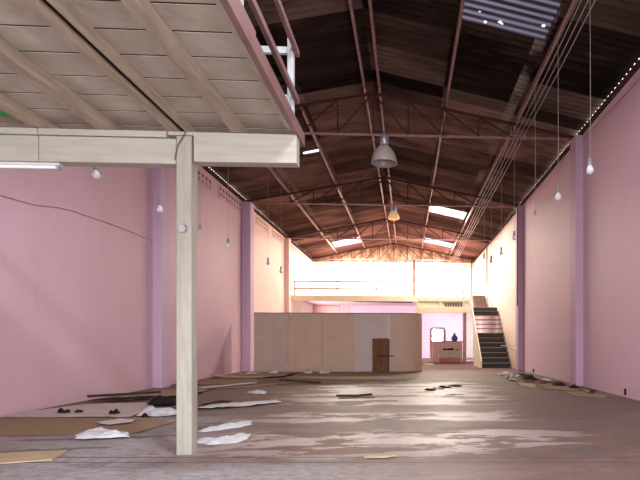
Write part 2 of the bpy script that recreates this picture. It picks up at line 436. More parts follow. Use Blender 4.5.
# purlins
for x, side, lab in ((XC-.17, -1, 'mauve steel purlin just left of the roof ridge'), (XC+.13, 1, 'mauve steel purlin just right of the roof ridge'),
                 (-2.6, -1, 'mauve steel purlin midway up the left roof slope'), (-4.3, -1, 'mauve steel purlin low on the left roof slope, above the left hanging bulbs'),
                 (.93, 1, 'mauve steel purlin midway up the right roof slope, left of the skylights'), (2.67, 1, 'mauve steel purlin low on the right roof slope, carrying the bulb cords')):
    z = roofz(x+side*.03) - .145
    tag(MB().channel(Y0+.02, Y1-.02, x, z, .055, .105, .012, side).build('purlin', M['purlin']), lab, 'beam')
for x, lab in ((XL-.0, 'rust-brown eave rail along the top of the left wall'), (XR+.0, 'rust-brown eave rail along the top of the right wall')):
    tag(MB().box(x-.05, x+.05, Y0, Y1-.02, WT+.002, WT+.09).box(x-.006, x+.006, Y0, Y1-.02, WT+.09, roofz(x)-.027).build('eave_rail', M['truss'], bev=.006), lab, 'beam')

# trusses
tl = ['rust-brown steel roof truss nearest the camera, behind the large grey dome lamp', 'rust-brown steel roof truss second from the camera, carrying the amber lamp',
      'rust-brown steel roof truss third from the camera', 'rust-brown steel roof truss farthest back, in front of the gable boards']
def chordz(x): return 7.17 - .197*abs(x-XC)
for y, lab in zip((12.3, 18.6, 24.9, 31.2), tl):
    t = thing('roof_truss', (XC, y, 6.13), lab, 'roof truss')
    xa, xb = XL+.06, XR-.06
    MB().angle((xa, y, 6.155), (xb, y, 6.155), .06, .012).build('bottom_chord', M['purlin'], t)
    MB().angle((xa, y, chordz(xa)+.03), (XC, y, chordz(XC)), .07, .014).build('top_chord', M['truss'], t)
    MB().angle((XC, y, chordz(XC)), (xb, y, chordz(xb)+.03), .07, .014).build('top_chord', M['truss'], t)
    xsn = [XC + s*d for s in (-1, 1) for d in (.86, 1.72, 2.6, 3.45)]
    MB().bar((XC, y, 6.18), (XC, y, chordz(XC)-.03), .035, .035, (0,1,0)).build('web', M['truss'], t)
    for x in xsn:
        MB().bar((x, y, 6.18), (x, y, chordz(x)-.03), .032, .032, (0,1,0)).build('web', M['truss'], t)
        xo = x - math.copysign(.84, x-XC)
        MB().bar((x, y, 6.18), (xo, y, chordz(xo)-.03), .036, .03, (0,1,0)).build('web', M['truss'], t)
    for x in (-4.3, -2.6, .93, 2.67):
        MB().box(x-.03, x+.03, y-.03, y+.03, chordz(x)+.03, roofz(x)-.16).build('cleat', M['truss'], t)

# cables along the right of the roof, lying on the truss ties
for i in range(4):
    pts = []
    for yy in sorted([y+.6 for y in range(5, 32)] + [12.2, 12.3, 12.4, 18.5, 18.6, 18.7, 24.8, 24.9, 25.0, 31.1, 31.2, 31.3]):
        x = 2.52 + .105*i + (yy-6)*.0115
        span = ((yy-12.3) / 6.3) % 1
        pts.append((x, yy, 6.212 - .055*4*span*(1-span) + (max(0, 12.3-yy))*.02))
    tag(MB().tube(pts, .0085, 6).build('cable', M['cable']), 'thin grey cable in the run of four along the right of the roof', 'cable', 'four parallel cables on the truss ties')
for y, lab in ((12.3,'nearest'), (18.6,'second'), (24.9,'third'), (31.2,'farthest')):
    xm = 2.52 + (y-6)*.0115
    t = MB().box(xm-.06, xm+.375, y-.035, y+.035, 6.186, 6.196)
    for i in range(4): t.lathe(xm+.105*i+.04, y, [(.010,6.196),(.014,6.199),(.014,6.206),(.008,6.21)], 8)
    tag(t.build('cable_bracket', M['cable']), 'small flat bracket spreading the four cables on the %s truss' % lab, 'bracket')

# breeze block vents near the top of the left wall
def vent(y0, y1, z0, z1, wall, lab, axis='L', nrow=2):
    t = None
    if axis == 'L': base = (XL+.02, (y0+y1)/2, z0)
    else: base = ((y0+y1)/2, wall, z0)
    t = thing('vent_block_panel', base, lab, 'vent')
    ncol = max(2, int(round((y1-y0)/.26)))
    gr = MB(); rc = MB(); cu = (y1-y0)/ncol; rv = (z1-z0)/nrow
    def bx(mb, a, b_, c, d, t0, t1):
        if axis == 'L': mb.box(XL+t0, XL+t1, a, b_, c, d)
        else: mb.box(a, b_, wall-t1, wall-t0, c, d)
    for i in range(ncol+1): bx(gr, y0+i*cu-.04, y0+i*cu+.04, z0, z1, 0, .02)
    for j in range(nrow+1): bx(gr, y0, y1, z0+j*rv-.035, z0+j*rv+.035, 0, .018)
    for i in range(ncol):
        bx(gr, y0+i*cu, y0+(i+1)*cu, z0+rv*.5-.012, z0+rv*.5+.012, 0, .012)
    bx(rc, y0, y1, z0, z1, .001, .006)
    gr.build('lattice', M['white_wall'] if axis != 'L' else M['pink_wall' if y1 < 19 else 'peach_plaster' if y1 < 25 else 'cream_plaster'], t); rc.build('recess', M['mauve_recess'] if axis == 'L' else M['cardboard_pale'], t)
vent(14.2, 15.5, 5.64, 5.97, 0, 'pink pierced block vent on left wall nearest the camera, just right of the cream post')
vent(16.1, 18.2, 5.66, 6.03, 0, 'longest pink pierced block vent high on left wall before the second pilaster')
vent(20.0, 21.7, 5.72, 6.03, 0, 'pink pierced block vent on left wall just past the second pilaster')
vent(22.4, 24.4, 5.72, 6.03, 0, 'pink pierced block vent on left wall just before the third pilaster')
vent(25.8, 29.5, 5.72, 6.03, 0, 'farthest pink pierced block vent on left wall, above the far balcony')
for a, b_, lab in ((-5.5,-4.8,'left'), (-1.5,.2,'middle'), (2.75,3.85,'right')):
    vent(a, b_, 5.72, 5.98, Y1, 'pale pierced block vent at top of white back wall, %s one of three' % lab, 'B')

# conduit and pipe on the right wall, cable on the left wall
tag(MB().tube([(XR-.22, 18.17, 6.1), (XR-.22, 18.17, 2.4)], .022, 8).build('conduit', M['dark_cable']), 'dark vertical conduit on the right pilaster beside the stairs', 'pipe')
tag(MB().tube([(XR-.03, 26.4, 6.1), (XR-.03, 26.4, 4.2)], .03, 8).build('conduit', M['dark_cable']), 'dark vertical conduit on the right wall above the stair landing', 'pipe')
tag(MB().tube([(XL+.012, y, z) for y, z in ((2,2.9),(5,3.05),(7.6,3.22),(8.3,3.26),(8.8,3.36),(9.2,3.40),(9.8,3.42),(10.6,3.44),(11.3,3.44),(11.99,3.42))], .0045, 6).build('wall_cable', M['wall_wire']), 'thin brown cable sagging across the near left wall', 'cable')
tag(MB().tube([(XR-.012, y, z) for y, z in ((3,5.75),(6,5.8),(9,5.9),(11.9,6.0))], .006, 6).build('wall_cable', M['wall_wire']), 'thin brown cable high on the near right wall', 'cable')
tag(MB().box(XR-.012, XR+.0, 9.52, 9.6, .04, .17).build('socket_hole', M['hole']), 'small dark socket hole low on the near right wall', 'socket')
tag(MB().box(XR-.012, XR+.0, 16.6, 16.75, .04, .16).build('socket_hole', M['hole']), 'small dark socket hole low on right wall behind the rubbish pile', 'socket')

# ------------------------------------------------------------------ front loft
lo = thing('loft_platform', (-3.5, 1.5, 3.12), 'cream timber loft platform overhead at the left, boards on joists', 'loft')
bd = MB(); y = 5.08
seams = [5.24, 5.08, 4.77, 4.47, 4.16, 3.83, 3.52, 3.23]
while seams[-1] > -2.6: seams.append(seams[-1]-.305)
for a, b_ in zip(seams[1:], seams[:-1]):
    cuts = [XL+.01, -3.5 + R.uniform(-.05,.05), -1.112] if R.random() < .4 else [XL+.01, -1.112]
    for c, d in zip(cuts[:-1], cuts[1:]):
        bd.box(c+.002, d-.002, a+.011, b_-.011, 3.222, 3.227)
bd.build('deck', M['cream_wood'], lo)
MB().box(XL+.01, -1.115, -2.6, 5.22, 3.2285, 3.25).build('seam_shade', M['hole'], lo)  # black sheet added above the boards to darken their seams like shadow
for x0, x1 in ((-1.70,-1.60),(-2.30,-2.195),(-2.14,-2.115),(-2.95,-2.83),(-3.55,-3.45),(-4.2,-4.1),(-4.8,-4.7),(-5.4,-5.3)):
    MB().box(x0, x1, -2.6, 5.2, 3.122, 3.221, .005).build('joist', M['joist'], lo)
MB().box(-1.108, -1.06, -2.6, 5.27, 3.115, 3.245, .004).build('fascia', M['pink_steel'], lo)
MB().box(-2.194, -2.141, -2.6, 5.2, 3.15, 3.221).build('slot_shade', M['hole'], lo)  # black filler painted as the shade of the deep slot beside the joist
MB().box(-1.16, -1.109, -2.6, 5.2, 3.15, 3.221).build('edge_batten', M['cream_wood'], lo)
tag(MB().box(XL+.01, -3.503, 4.96, 5.1, 2.81, 3.055, .008).box(XL+.01, -3.503, 4.945, 5.1, 3.06, 3.12, .006).build('timber_beam', M['cream_beam']), 'cream timber beam under the loft at the far left, above the fluorescent tube', 'beam')
tag(MB().box(-3.497, -2.226, 4.96, 5.1, 2.81, 3.055, .008).box(-3.497, -2.31, 4.945, 5.1, 3.06, 3.12, .006).build('timber_beam', M['cream_beam']), 'cream timber beam under the loft just left of the cream post', 'beam')
tag(MB().prism([(-2.3,3.085),(-2.055,3.085),(-2.055,2.83),(-1.075,2.835),(-1.075,3.114),(-2.3,3.119)], 1, 4.945, 5.08).build('timber_beam', M['cream_beam'], bev=.006), 'cream timber beam end right of the post, free under the loft edge', 'beam')
p = tag(MB().box(-2.22, -2.075, 4.95, 5.09, 0, 3.08, .008).build('wooden_post', M['cream_post']), 'square cream wooden post holding up the loft', 'post')
jb = thing('junction_box', (-2.155, 4.949, 2.14), 'round grey junction box on the front of the cream post', 'junction box')
def disc_y(x, y0, y1, z, r, n=20):
    mb = MB(); mb.tube([(x, y0, z), (x, (y0+y1)/2, z), (x, y1, z)], [r, r, r*.8], n); return mb
disc_y(-2.155, 4.949, 4.915, 2.18, .042).build('box', M['grey_metal'], jb)
disc_y(-2.155, 4.914, 4.906, 2.18, .024).build('cap', M['lamp_grey'], jb)
tag(MB().tube([(-2.12,4.94,3.125),(-2.15,4.935,3.06),(-2.2,4.94,2.98),(-2.228,4.945,2.86),(-2.228,4.945,2.84)], .006, 6).build('wire', M['dark_cable']), 'short red-brown wire curling over the head of the cream post', 'wire')
tag(MB().prism([(-4.09,4.35),(-3.58,4.47),(-3.565,4.9),(-4.09,4.9)], 2, 3.20, 3.215).build('green_panel', M['green']), 'bright green panel under the loft boards at the far left', 'panel')
# loft guard rail
rl = thing('loft_railing', (-1.15, 2, 3.253), 'white-posted guard rail with mauve rails on the loft edge', 'railing')
for y in (-2.4, -1.0, .45, 1.95, 3.45, 5.0):
    MB().box(-1.17, -1.112, y-.035, y+.035, 3.253, 4.07, .004).build('post', M['white_paint'], rl)
for x in (-5.8, -4.3, -2.7):
    MB().box(x-.03, x+.03, 4.97, 5.03, 3.253, 4.07, .004).build('post', M['white_paint'], rl)
for z in (3.49, 3.96):
    MB().box(-1.11, -1.07, -2.5, 5.06, z-.03, z+.03, .004).build('side_rail', M['pink_steel'], rl)
    MB().box(XL+.02, -1.172, 4.98, 5.02, z-.035, z+.03, .004).build('end_rail', M['white_paint'], rl)
MB().box(-1.108, -1.066, -2.5, 3.6, 3.247, 3.285).build('kick_rail', M['pink_steel'], rl)
# fluorescent tube
ft = thing('fluorescent_tube', (-3.9, 5.02, 2.755), 'white fluorescent tube under the far left beam', 'light')
MB().box(-4.51, -3.33, 4.99, 5.05, 2.785, 2.809, .004).build('batten', M['white_paint'], ft)
MB().tube([(-4.49,5.0,2.768),(-3.36,5.0,2.768)], .016, 12).build('tube', M['tube_white'], ft)
for x in (-4.50, -3.345): MB().box(x-.012, x+.012, 5.0, 5.04, 2.752, 2.785).build('end_cap', M['grey_metal'], ft)

# ------------------------------------------------------------------ bulbs on cords
def bulb(x, y, z, top, lab, small=False, s=1.0):
    t = thing('hanging_bulb', (x, y, z-.1), lab, 'light bulb')
    MB().tube([(x,y,z+.06),(x+.006,y,(z*2+top)/3),(x,y,top)], .0036, 6).build('cord', M['cable'], t)
    if small:
        MB().lathe(x, y, [(.012,z+.07),(.026,z+.055),(.03,z-.01),(.02,z-.03)], 12).build('switch', M['socket'], t, True)
        return
    MB().lathe(x, y, [(.008,z+.10),(.026,z+.085),(.028,z+.03),(.034,z+.025),(.034,z+.0),(.028,z-.005)], 14).build('socket', M['socket'], t, True)
    MB().lathe(x, y, [(.022,z-.004),(.03,z-.02),(.048,z-.055),(.056,z-.085),(.053,z-.112),(.036,z-.135),(.014,z-.146)], 16).build('glass', M['bulb'], t, True)
PZ = roofz(2.67)-.15
rb = [(2.72, 7.3, 3.73, 'clear bulb on a long cord in front of the right wall, nearest the camera'),
      (2.72, 8.88, 3.78, 'clear bulb on a long cord by the right wall, second from the camera'),
      (2.72, 10.5, 3.81, 'small dark pull switch on a cord by the right wall, between the bulbs'),
      (2.775, 12.83, 3.86, 'dark bulb on a cord by the right wall, just past the first right pilaster'),
      (2.775, 14.62, 3.78, 'dark bulb on a cord by the right wall, left of the conduit pilaster'),
      (2.775, 16.38, 3.82, 'dark bulb on a cord by the right wall, second from the stairs end'),
      (2.775, 17.89, 4.19, 'smallest bulb on a cord by the right wall, nearest the stairs')]
for i, (x, y, z, lab) in enumerate(rb): bulb(x, y, z, PZ, lab, i == 2)
PZ = roofz(-4.3)-.15
lb = [(-4.33, 7.23, 3.49, 'clear bulb hanging under the cream beam left of the post'),
      (-4.33, 9.04, 3.49, 'clear bulb on a cord just left of the cream post by the left pilaster'),
      (-4.33, 10.74, 3.48, 'small grey pull switch just right of the cream post'),
      (-4.33, 12.38, 3.49, 'dark bulb on a cord by the left wall between the two pilasters'),
      (-4.33, 15.87, 3.61, 'dark bulb on a cord by the left wall past the second pilaster'),
      (-4.33, 17.49, 3.58, 'farthest dark bulb on a cord by the left wall')]
for i, (x, y, z, lab) in enumerate(lb): bulb(x, y, z, PZ, lab, i == 2)

# ------------------------------------------------------------------ high-bay lamps
hb = thing('dome_lamp', (-.55, 12.12, 5.38), 'large grey dome lamp hanging from the nearest truss', 'lamp')
z = 5.38
hsh = MB().lathe(-.55, 12.12, [(.30,z),(.315,z+.01),(.31,z+.05),(.285,z+.16),(.24,z+.27),(.17,z+.37),(.11,z+.42),(.085,z+.43),(.08,z+.425),(.10,z+.41),(.16,z+.36),(.23,z+.265),(.275,z+.155),(.30,z+.045)], 32, False).build('shade', M['lamp_grey'], hb, True)
MB().lathe(-.55, 12.12, [(.085,z+.435),(.105,z+.45),(.115,z+.55),(.11,z+.66),(.07,z+.69)], 20).build('ballast_box', M['grey_metal'], hb, True)
MB().lathe(-.55, 12.12, [(.04,z+.40),(.05,z+.36),(.10,z+.24),(.11,z+.16),(.06,z+.10),(.02,z+.09)], 16).build('bulb', M['bulb'], hsh, True)
MB().tube([(-.55,12.12,z+.69),(-.55,12.16,z+.76),(-.55,12.24,z+.80),(-.55,12.3,z+.81)], .012, 8).build('hook', M['grey_metal'], hb)
h2 = thing('dome_lamp', (-.49, 18.45, 5.58), 'small amber dome lamp hanging from the second truss', 'lamp')
z = 5.58
hsh2 = MB().lathe(-.49, 18.45, [(.19,z),(.205,z+.01),(.205,z+.06),(.18,z+.16),(.13,z+.24),(.07,z+.28),(.06,z+.275),(.12,z+.235),(.17,z+.155),(.195,z+.06)], 28, False).build('shade', M['lit_amber'], h2, True)
MB().box(-.60, -.50, 18.40, 18.50, z+.285, z+.45, .01).box(-.48, -.38, 18.40, 18.50, z+.285, z+.45, .01).build('ballast_box', M['grey_metal'], h2)
MB().lathe(-.49, 18.45, [(.03,z+.27),(.05,z+.2),(.09,z+.1),(.05,z+.04),(.02,z+.03)], 14).build('bulb', M['lit_amber'], hsh2, True)
MB().tube([(-.49,18.45,z+.44),(-.49,18.5,z+.52),(-.49,18.6,z+.59)], .01, 8).build('hook', M['grey_metal'], h2)

# ------------------------------------------------------------------ partition with rounded right end
pw = thing('partition_wall', (-2.4, 17.65, 0), 'low taupe board partition with a rounded right end across the back', 'partition')
edges = [-5.28, -4.12, -2.95, -1.81, -.63]
ms = ['partition', 'partition', 'partition', 'partition_pale']
M['partition_grey'] = simple('greyish taupe board', (.53,.39,.31), (.47,.345,.27), 2.2, .65, bmp=.05)
ms[0] = 'partition_grey'
for i in range(4):
    MB().box(edges[i]+.004, edges[i+1]-.004, 17.6, 17.66, .03, 2.06).build('panel', M[ms[i]], pw)
arc = [(-.626,17.6), (-.2,17.6)]
for k in range(9):
    a = -PI/2 + k*PI/2/8
    arc.append((-.2+.75*math.cos(a), 18.35+.75*math.sin(a)))
arc.append((.55, 19.6))
inner = [(x-.05*min(1,max(0,(x+.2)/.3)), y+.05) for x, y in arc]
inner[-1] = (.49, 19.6)
MB().prism(arc+inner[::-1], 2, .03, 2.06).build('curved_panel', M['partition'], pw)
MB().box(-5.28, -.63, 17.595, 17.67, 2.061, 2.085).prism(arc+inner[::-1], 2, 2.061, 2.085).build('capping', M['partition_edge'], pw)
MB().box(-5.28, -.63, 17.605, 17.66, 0, .029).prism(arc+inner[::-1], 2, 0, .029).build('base_strip', M['partition_edge'], pw)
# wooden cupboard door leaning on it
cd = thing('cupboard_door', (-.91, 17.5, 0), 'small dark wooden door propped against the partition', 'door')
x0, x1, y0, y1, zt = -1.2, -.66, 17.5, 17.56, 1.19
MB().box(x0, x0+.1, y0, y1, 0, zt).box(x1-.1, x1, y0, y1, 0, zt).box(x0+.1, x1-.1, y0, y1, zt-.1, zt).box(x0+.1, x1-.1, y0, y1, 0, .1).box(x0+.1, x1-.1, y0, y1, .55, .64).build('frame', M['dark_wood'], cd, bev=.006)
MB().box(x0+.1, x0+.265, y0+.02, y1-.01, .1, .55).box(x0+.275, x1-.1, y0+.02, y1-.01, .1, .55).build('lower_panel', M['dark_wood'], cd)
MB().box(x0+.1, x0+.265, y0+.02, y1-.01, .64, zt-.1).box(x0+.275, x1-.1, y0+.02, y1-.01, .64, zt-.1).build('upper_panel', M['dark_wood'], cd)
MB().box(x1+.0, x1+.04, y0+.01, y1+.02, 0, zt-.02).build('edge_lath', M['infill'], cd)
MB().tube([(-1.08,17.47,.60),(-.75,17.465,.59),(-.42,17.47,.575)], [.014,.018,.012], 8).tube([(-.8,17.47,.59),(-.8,17.5,.59)], .012, 6).build('bolt', M['infill'], cd)

# ------------------------------------------------------------------ far gallery
ga = thing('gallery', (-2.7, 29, 3.1), 'cream-edged gallery floor across the far end of the hall', 'gallery')
MB().box(XL+.005, .42, 26.03, Y1-.01, 3.36, 3.44).box(.43, XR-.005, 26.3, Y1-.01, 3.36, 3.44).build('floor_slab', M['pink_wall'], ga)
MB().box(XL+.005, .42, 25.98, 26.025, 3.15, 3.445, .006).build('fascia', M['cream_steel'], ga)
MB().box(.43, XR-.005, 26.25, 26.295, 3.15, 3.445, .006).build('fascia', M['cream_steel'], ga)
gr = thing('gallery_railing', (-2.7, 26.05, 3.446), 'cream two-rail guard along the far gallery left of the steel column', 'railing')
for x in (-5.75, -3.6, -1.6, .38):
    MB().box(x-.03, x+.03, 26.03, 26.08, 3.446, 4.2).build('post', M['rail_tan'], gr)
for z in (4.17, 3.8):
    MB().box(-5.8, .42, 26.02, 26.07, z-.032, z+.032).build('rail', M['rail_tan'], gr)
tag(MB().box(.37, .50, 30.9, 31.02, 3.442, 6.12).build('steel_column', M['truss'], bev=.006), 'dark steel column on the far gallery right of the railing', 'column')
tag(MB().box(4.0, 4.06, 31.0, 31.06, 3.442, 6.12).build('steel_column', M['truss'], bev=.006), 'thin dark steel column on the far gallery above the stairs', 'column')
tag(MB().tube([(-2.9,27.5,3.27),(.3,27.5,3.22)], .035, 8).build('drain_pipe', M['dark_cable']), 'dark horizontal pipe slung under the far gallery', 'pipe')
tag(MB().box(-5.85, -4.28, Y1-.06, Y1-.005, 2.1, 3.3).build('wall_board', M['counter_pink']), 'wide deep pink board on the back wall under the gallery', 'board')
tag(MB().box(-4.1, -3.65, Y1-.06, Y1-.005, 2.1, 3.24).build('wall_board', M['counter_pink']), 'narrow pink board right of the wide one under the gallery', 'board')

# landing and stairs
SX0, SX1 = 3.05, 4.22
ld = thing('stair_landing', (2.3, 24.7, 2.4), 'cream-edged stair landing right of the partition', 'landing')
MB().box(.5, XR-.02, 23.45, 26.2, 2.6, 2.7).build('floor_slab', M['pink_trim'], ld)
MB().box(.5, SX0-.02, 23.39, 23.445, 2.42, 2.69, .006).build('fascia', M['cream_steel'], ld)
MB().box(.44, .5, 23.4, 26.2, 2.42, 2.70).build('side_fascia', M['cream_steel'], ld)
lr = thing('landing_railing', (1.7, 23.45, 2.69), 'cream guard rail with short balusters on the stair landing', 'railing')
for x in (.5, 1.55, 2.66, 2.92):
    MB().box(x-.03, x+.03, 23.39, 23.45, 2.702, 3.45).build('post', M['cream_steel'], lr)
MB().box(.5, 2.95, 23.395, 23.445, 3.02, 3.09).build('rail', M['cream_steel'], lr)
MB().box(.5, 2.95, 23.395, 23.445, 3.38, 3.43).build('rail', M['cream_steel'], lr)
MB().box(1.0, 2.9, 23.37, 23.392, 3.385, 3.41).build('strap', M['tread'], lr)
for i in range(7):
    MB().box(1.80+i*.12, 1.855+i*.12, 23.40, 23.44, 2.702, 2.88).build('baluster', M['tread'], lr)
MB().box(1.72, 2.62, 23.40, 23.44, 2.881, 2.91).build('baluster_rail', M['tread'], lr)
MB().box(.5, 2.9, 23.45, 23.46, 2.702, 2.98).build('kick_panel', M['cream_steel'], lr)

st = thing('staircase', (3.6, 21.8, 0), 'steep staircase with dark brown treads against the right wall', 'stairs')
H, D, NS = 2.7/13, .246, 13
for i in range(NS):
    yb = 20.2 + i*D
    if i < NS-1:
        MB().box(SX0, SX1, yb-.02, yb+D+.01, (i+1)*H-.035, (i+1)*H, .004).build('tread', M['tread'], st)
    if i < 7 or i >= 11:
        MB().box(SX0+.01, SX1-.01, yb, yb+.02, i*H+.002, (i+1)*H-.036).build('infill', M['infill'], st)  # on the lower steps, dark panels stand for shade behind open treads
sl = H/D
# closed cream side panel and stringer
MB().prism([(20.12,0),(22.35,0),(22.35,(22.35-20.2)*sl+.30),(20.12,.30)], 0, SX0-.055, SX0-.012).build('side_panel', M['cream_steel'], st)
MB().prism([(22.35,(22.35-20.2)*sl-.22),(23.36,2.46),(23.36,2.98),(22.35,(22.35-20.2)*sl+.30)], 0, SX0-.055, SX0-.012).build('stringer', M['cream_steel'], st)
MB().prism([(20.25,0),(20.5,0),(23.36,2.40),(23.36,2.62)], 0, SX1+.002, SX1+.03).build('stringer', M['cream_steel'], st)
for i in range(4):
    yb = 24.7 + i*.25
    MB().box(3.35, 4.02, yb, yb+.26, 2.7+(i+1)*.185-.04, 2.7+(i+1)*.185).build('upper_tread', M['tread'], st)
    MB().box(3.36, 4.01, yb+.005, yb+.025, 2.702+i*.185, 2.7+(i+1)*.185-.041).build('upper_riser', M['tread'], st)
MB().tube([(3.1,23.5,3.38),(3.35,24.2,3.42),(3.6,24.7,3.75),(3.75,24.9,3.78)], .025, 8).build('handrail', M['dark_cable'], st)
wb = thing('wall_bracket', (4.0, 19.3, .82), 'cream triangular bracket on the right wall beside the lower stairs', 'bracket')
MB().box(3.66, XR-.002, 19.28, 19.33, .90, .935).build('arm', M['cream_steel'], wb)
MB().bar((XR-.005,19.305,.66), (3.95,19.305,.90), .03, .03).build('brace', M['cream_steel'], wb)

# ------------------------------------------------------------------ lilac room under the landing
tag(MB().box(2.86, 3.02, 25.3, 25.6, 0, 2.595).build('pink_pillar', M['counter_pink'], bev=.006), 'pink pillar under the landing left of the stairs', 'pillar')
struct(MB().box(3.75, 4.25, Y1-.06, Y1-.003, 0, 2.6).build('door_1', M['white_paint'], bev=.006))
dm = thing('dresser', (1.55, 26.2, 0), 'pink arched dresser with mirror and white shelves under the landing', 'dresser')
def archpts(x0, x1, zt, r):
    pts = [(x0,0),(x0,zt-r)]
    for k in range(1,6): a = PI - k*PI/2/6; pts.append((x0+r+r*math.cos(a), zt-r+r*math.sin(a)))
    for k in range(0,6): a = PI/2 - k*PI/2/6; pts.append((x1-r+r*math.cos(a), zt-r+r*math.sin(a)))
    pts.append((x1,zt-r)); pts.append((x1,0)); return pts
MB().prism(archpts(1.2, 2.03, 1.82, .18), 1, 26.3, 26.45).build('back_panel', M['lilac_wall'], dm)
MB().box(1.2, 1.32, 26.05, 26.3, 0, 1.68).box(1.92, 2.03, 26.05, 26.3, 0, 1.68).build('side_panel', M['counter_pink'], dm, bev=.01)
MB().box(1.33, 1.91, 26.27, 26.295, 1.02, 1.72).build('mirror', M['mirror'], dm)
for z in (1.72, 1.33, 1.0): MB().box(1.32, 1.92, 26.1, 26.27, z, z+.04).build('shelf', M['grey_metal'], dm)
ct = thing('counter', (2.1, 25.75, 0), 'pink counter standing in front of the arched dresser', 'counter')
MB().box(1.3, 2.84, 25.6, 25.64, 0, 1.06).build('front', M['counter_pink'], ct)
MB().box(1.3, 1.34, 25.64, 26.0, 0, 1.06).box(2.8, 2.84, 25.64, 26.0, 0, 1.06).build('side', M['counter_pink'], ct)
MB().box(1.26, 2.85, 25.56, 26.0, 1.061, 1.1, .005).build('top', M['tread'], ct)
dk = thing('desk', (2.14, 25.2, 0), 'low beige desk with salmon front before the pink counter', 'desk')
MB().box(1.55, 2.73, 25.0, 25.45, .60, .64, .004).build('top', M['beige'], dk)
MB().box(1.6, 2.68, 25.03, 25.06, .27, .598).build('upper_front', M['beige'], dk)
MB().box(1.6, 2.68, 25.02, 25.055, .02, .268).build('lower_front', M['red_front'], dk)
for x in (1.56, 2.68):
    MB().box(x, x+.045, 25.03, 25.43, 0, .599).build('side', M['cream_steel'], dk)

# ------------------------------------------------------------------ litter on the floor
def blob(name, outline, mat, lab, cat, z0=.002, thick=.004, wrinkle=.01, hump=0, seed=1, jag=.02, rings=9, group=None, curl=None, freq=6, lift=0):
    """a sheet or heap: star-shaped outline, wrinkled top, real underside"""
    rr = random.Random(seed)
    P = []
    n = len(outline)
    for i in range(n):
        a, b = Vector((*outline[i],0)), Vector((*outline[(i+1)%n],0))
        k = max(2, int((b-a).length/.07)); k = min(k, 24)
        for j in range(k): P.append(a.lerp(b, j/k) + Vector((rr.uniform(-jag,jag), rr.uniform(-jag,jag), 0)))
    c = sum((Vector((*p,0)) for p in outline), Vector())/n
    bm = bmesh.new(); top = []; bot = []
    def hz(p, f):
        q = p*freq + Vector((seed*3.7, seed*1.3, 0))
        w = noise.noise(q)*.6 + noise.noise(q*2.3)*.4
        cr = abs(noise.noise(q*.55))*1.6 + .35*noise.noise(q*1.6)
        h = hump*(max(0, 1-f**5))*max(.06, .12+.95*cr) + wrinkle*(w+.75)*(1 if hump == 0 else .35*(1-f**4))
        if curl:
            h += curl*max(0, f-.55)**2*max(0, noise.noise(p*1.3+Vector((seed,0,0)))+.25)*4
        return max(h, 0)
    ct = bm.verts.new(c + Vector((0,0,z0+thick+hz(c,0)))); cb = bm.verts.new(c + Vector((0,0,z0 + (0 if hump else hz(c,0)))))
    for r in range(1, rings+1):
        f = r/rings; ta = []; ba = []
        for p in P:
            q = c.lerp(p, f); h = hz(q, f)
            ta.append(bm.verts.new(q + Vector((0,0,z0+thick+h)))); ba.append(bm.verts.new(q + Vector((0,0,z0 + (0 if hump else h)))))
        top.append(ta); bot.append(ba)
    m = len(P)
    for i in range(m):
        k = (i+1) % m
        bm.faces.new((ct, top[0][i], top[0][k])); bm.faces.new((cb, bot[0][k], bot[0][i]))
        for r in range(rings-1):
            bm.faces.new((top[r][i], top[r+1][i], top[r+1][k], top[r][k])); bm.faces.new((bot[r][k], bot[r+1][k], bot[r+1][i], bot[r][i]))
        bm.faces.new((top[-1][i], bot[-1][i], bot[-1][k], top[-1][k]))
    b = MB(); b.bm.free(); b.bm = bm
    o = b.build(name, mat, smooth=(wrinkle > .012 and hump == 0))
    return tag(o, lab, cat, group)
def ell(x, y, a, b, rot=0, n=9, seed=0, jit=.15):
    rr = random.Random(seed); pts = []
    for i in range(n):
        t = 2*PI*i/n; k = 1+rr.uniform(-jit, jit)
        u, v = a*k*math.cos(t), b*k*math.sin(t)
        pts.append((x+u*math.cos(rot)-v*math.sin(rot), y+u*math.sin(rot)+v*math.cos(rot)))
    return pts
CB, PAP, RAG = 'cardboard', 'paper', 'rag'
# near left
blob('cardboard_sheet', [(-5.86,7.42),(-3.66,7.30),(-3.13,6.92),(-3.23,6.12),(-4.7,6.05),(-5.86,6.0)], M['cardboard'], 'large flat brown cardboard sheet along the near left wall', CB, wrinkle=.006, jag=.012, seed=2)
blob('underlay_sheet', [(-5.86,7.50),(-5.88,8.0),(-5.5,9.0),(-4.4,9.1),(-4.05,8.1),(-3.98,7.42)], M['pinkish_sheet'], 'long pale underlay sheet against the left wall behind the large cardboard', 'sheet', wrinkle=.012, jag=.02, seed=3)
blob('cardboard_sheet', [(-4.1,5.0),(-3.88,5.1),(-3.37,5.17),(-3.25,4.78),(-3.62,4.66),(-4.2,4.6)], M['cardboard_pale'], 'pale cardboard piece cut off by the left edge, nearest the camera', CB, wrinkle=.004, jag=.006, seed=4, thick=.012)
blob('plastic_bag', [(-3.68,5.74),(-3.80,6.02),(-3.66,6.2),(-3.42,6.12),(-3.2,6.0),(-3.16,5.82),(-3.40,5.74)], M['plastic'], 'crumpled white plastic bag in front of the large cardboard sheet', 'plastic bag', z0=.018, hump=.075, wrinkle=.05, seed=5, freq=9, jag=.03)
blob('paper_sheet', [(-4.07,6.78),(-3.93,7.08),(-3.67,7.02),(-3.62,6.78),(-3.84,6.66)], M['paper'], 'white paper lying on the large brown cardboard', PAP, z0=.018, wrinkle=.02, seed=6)
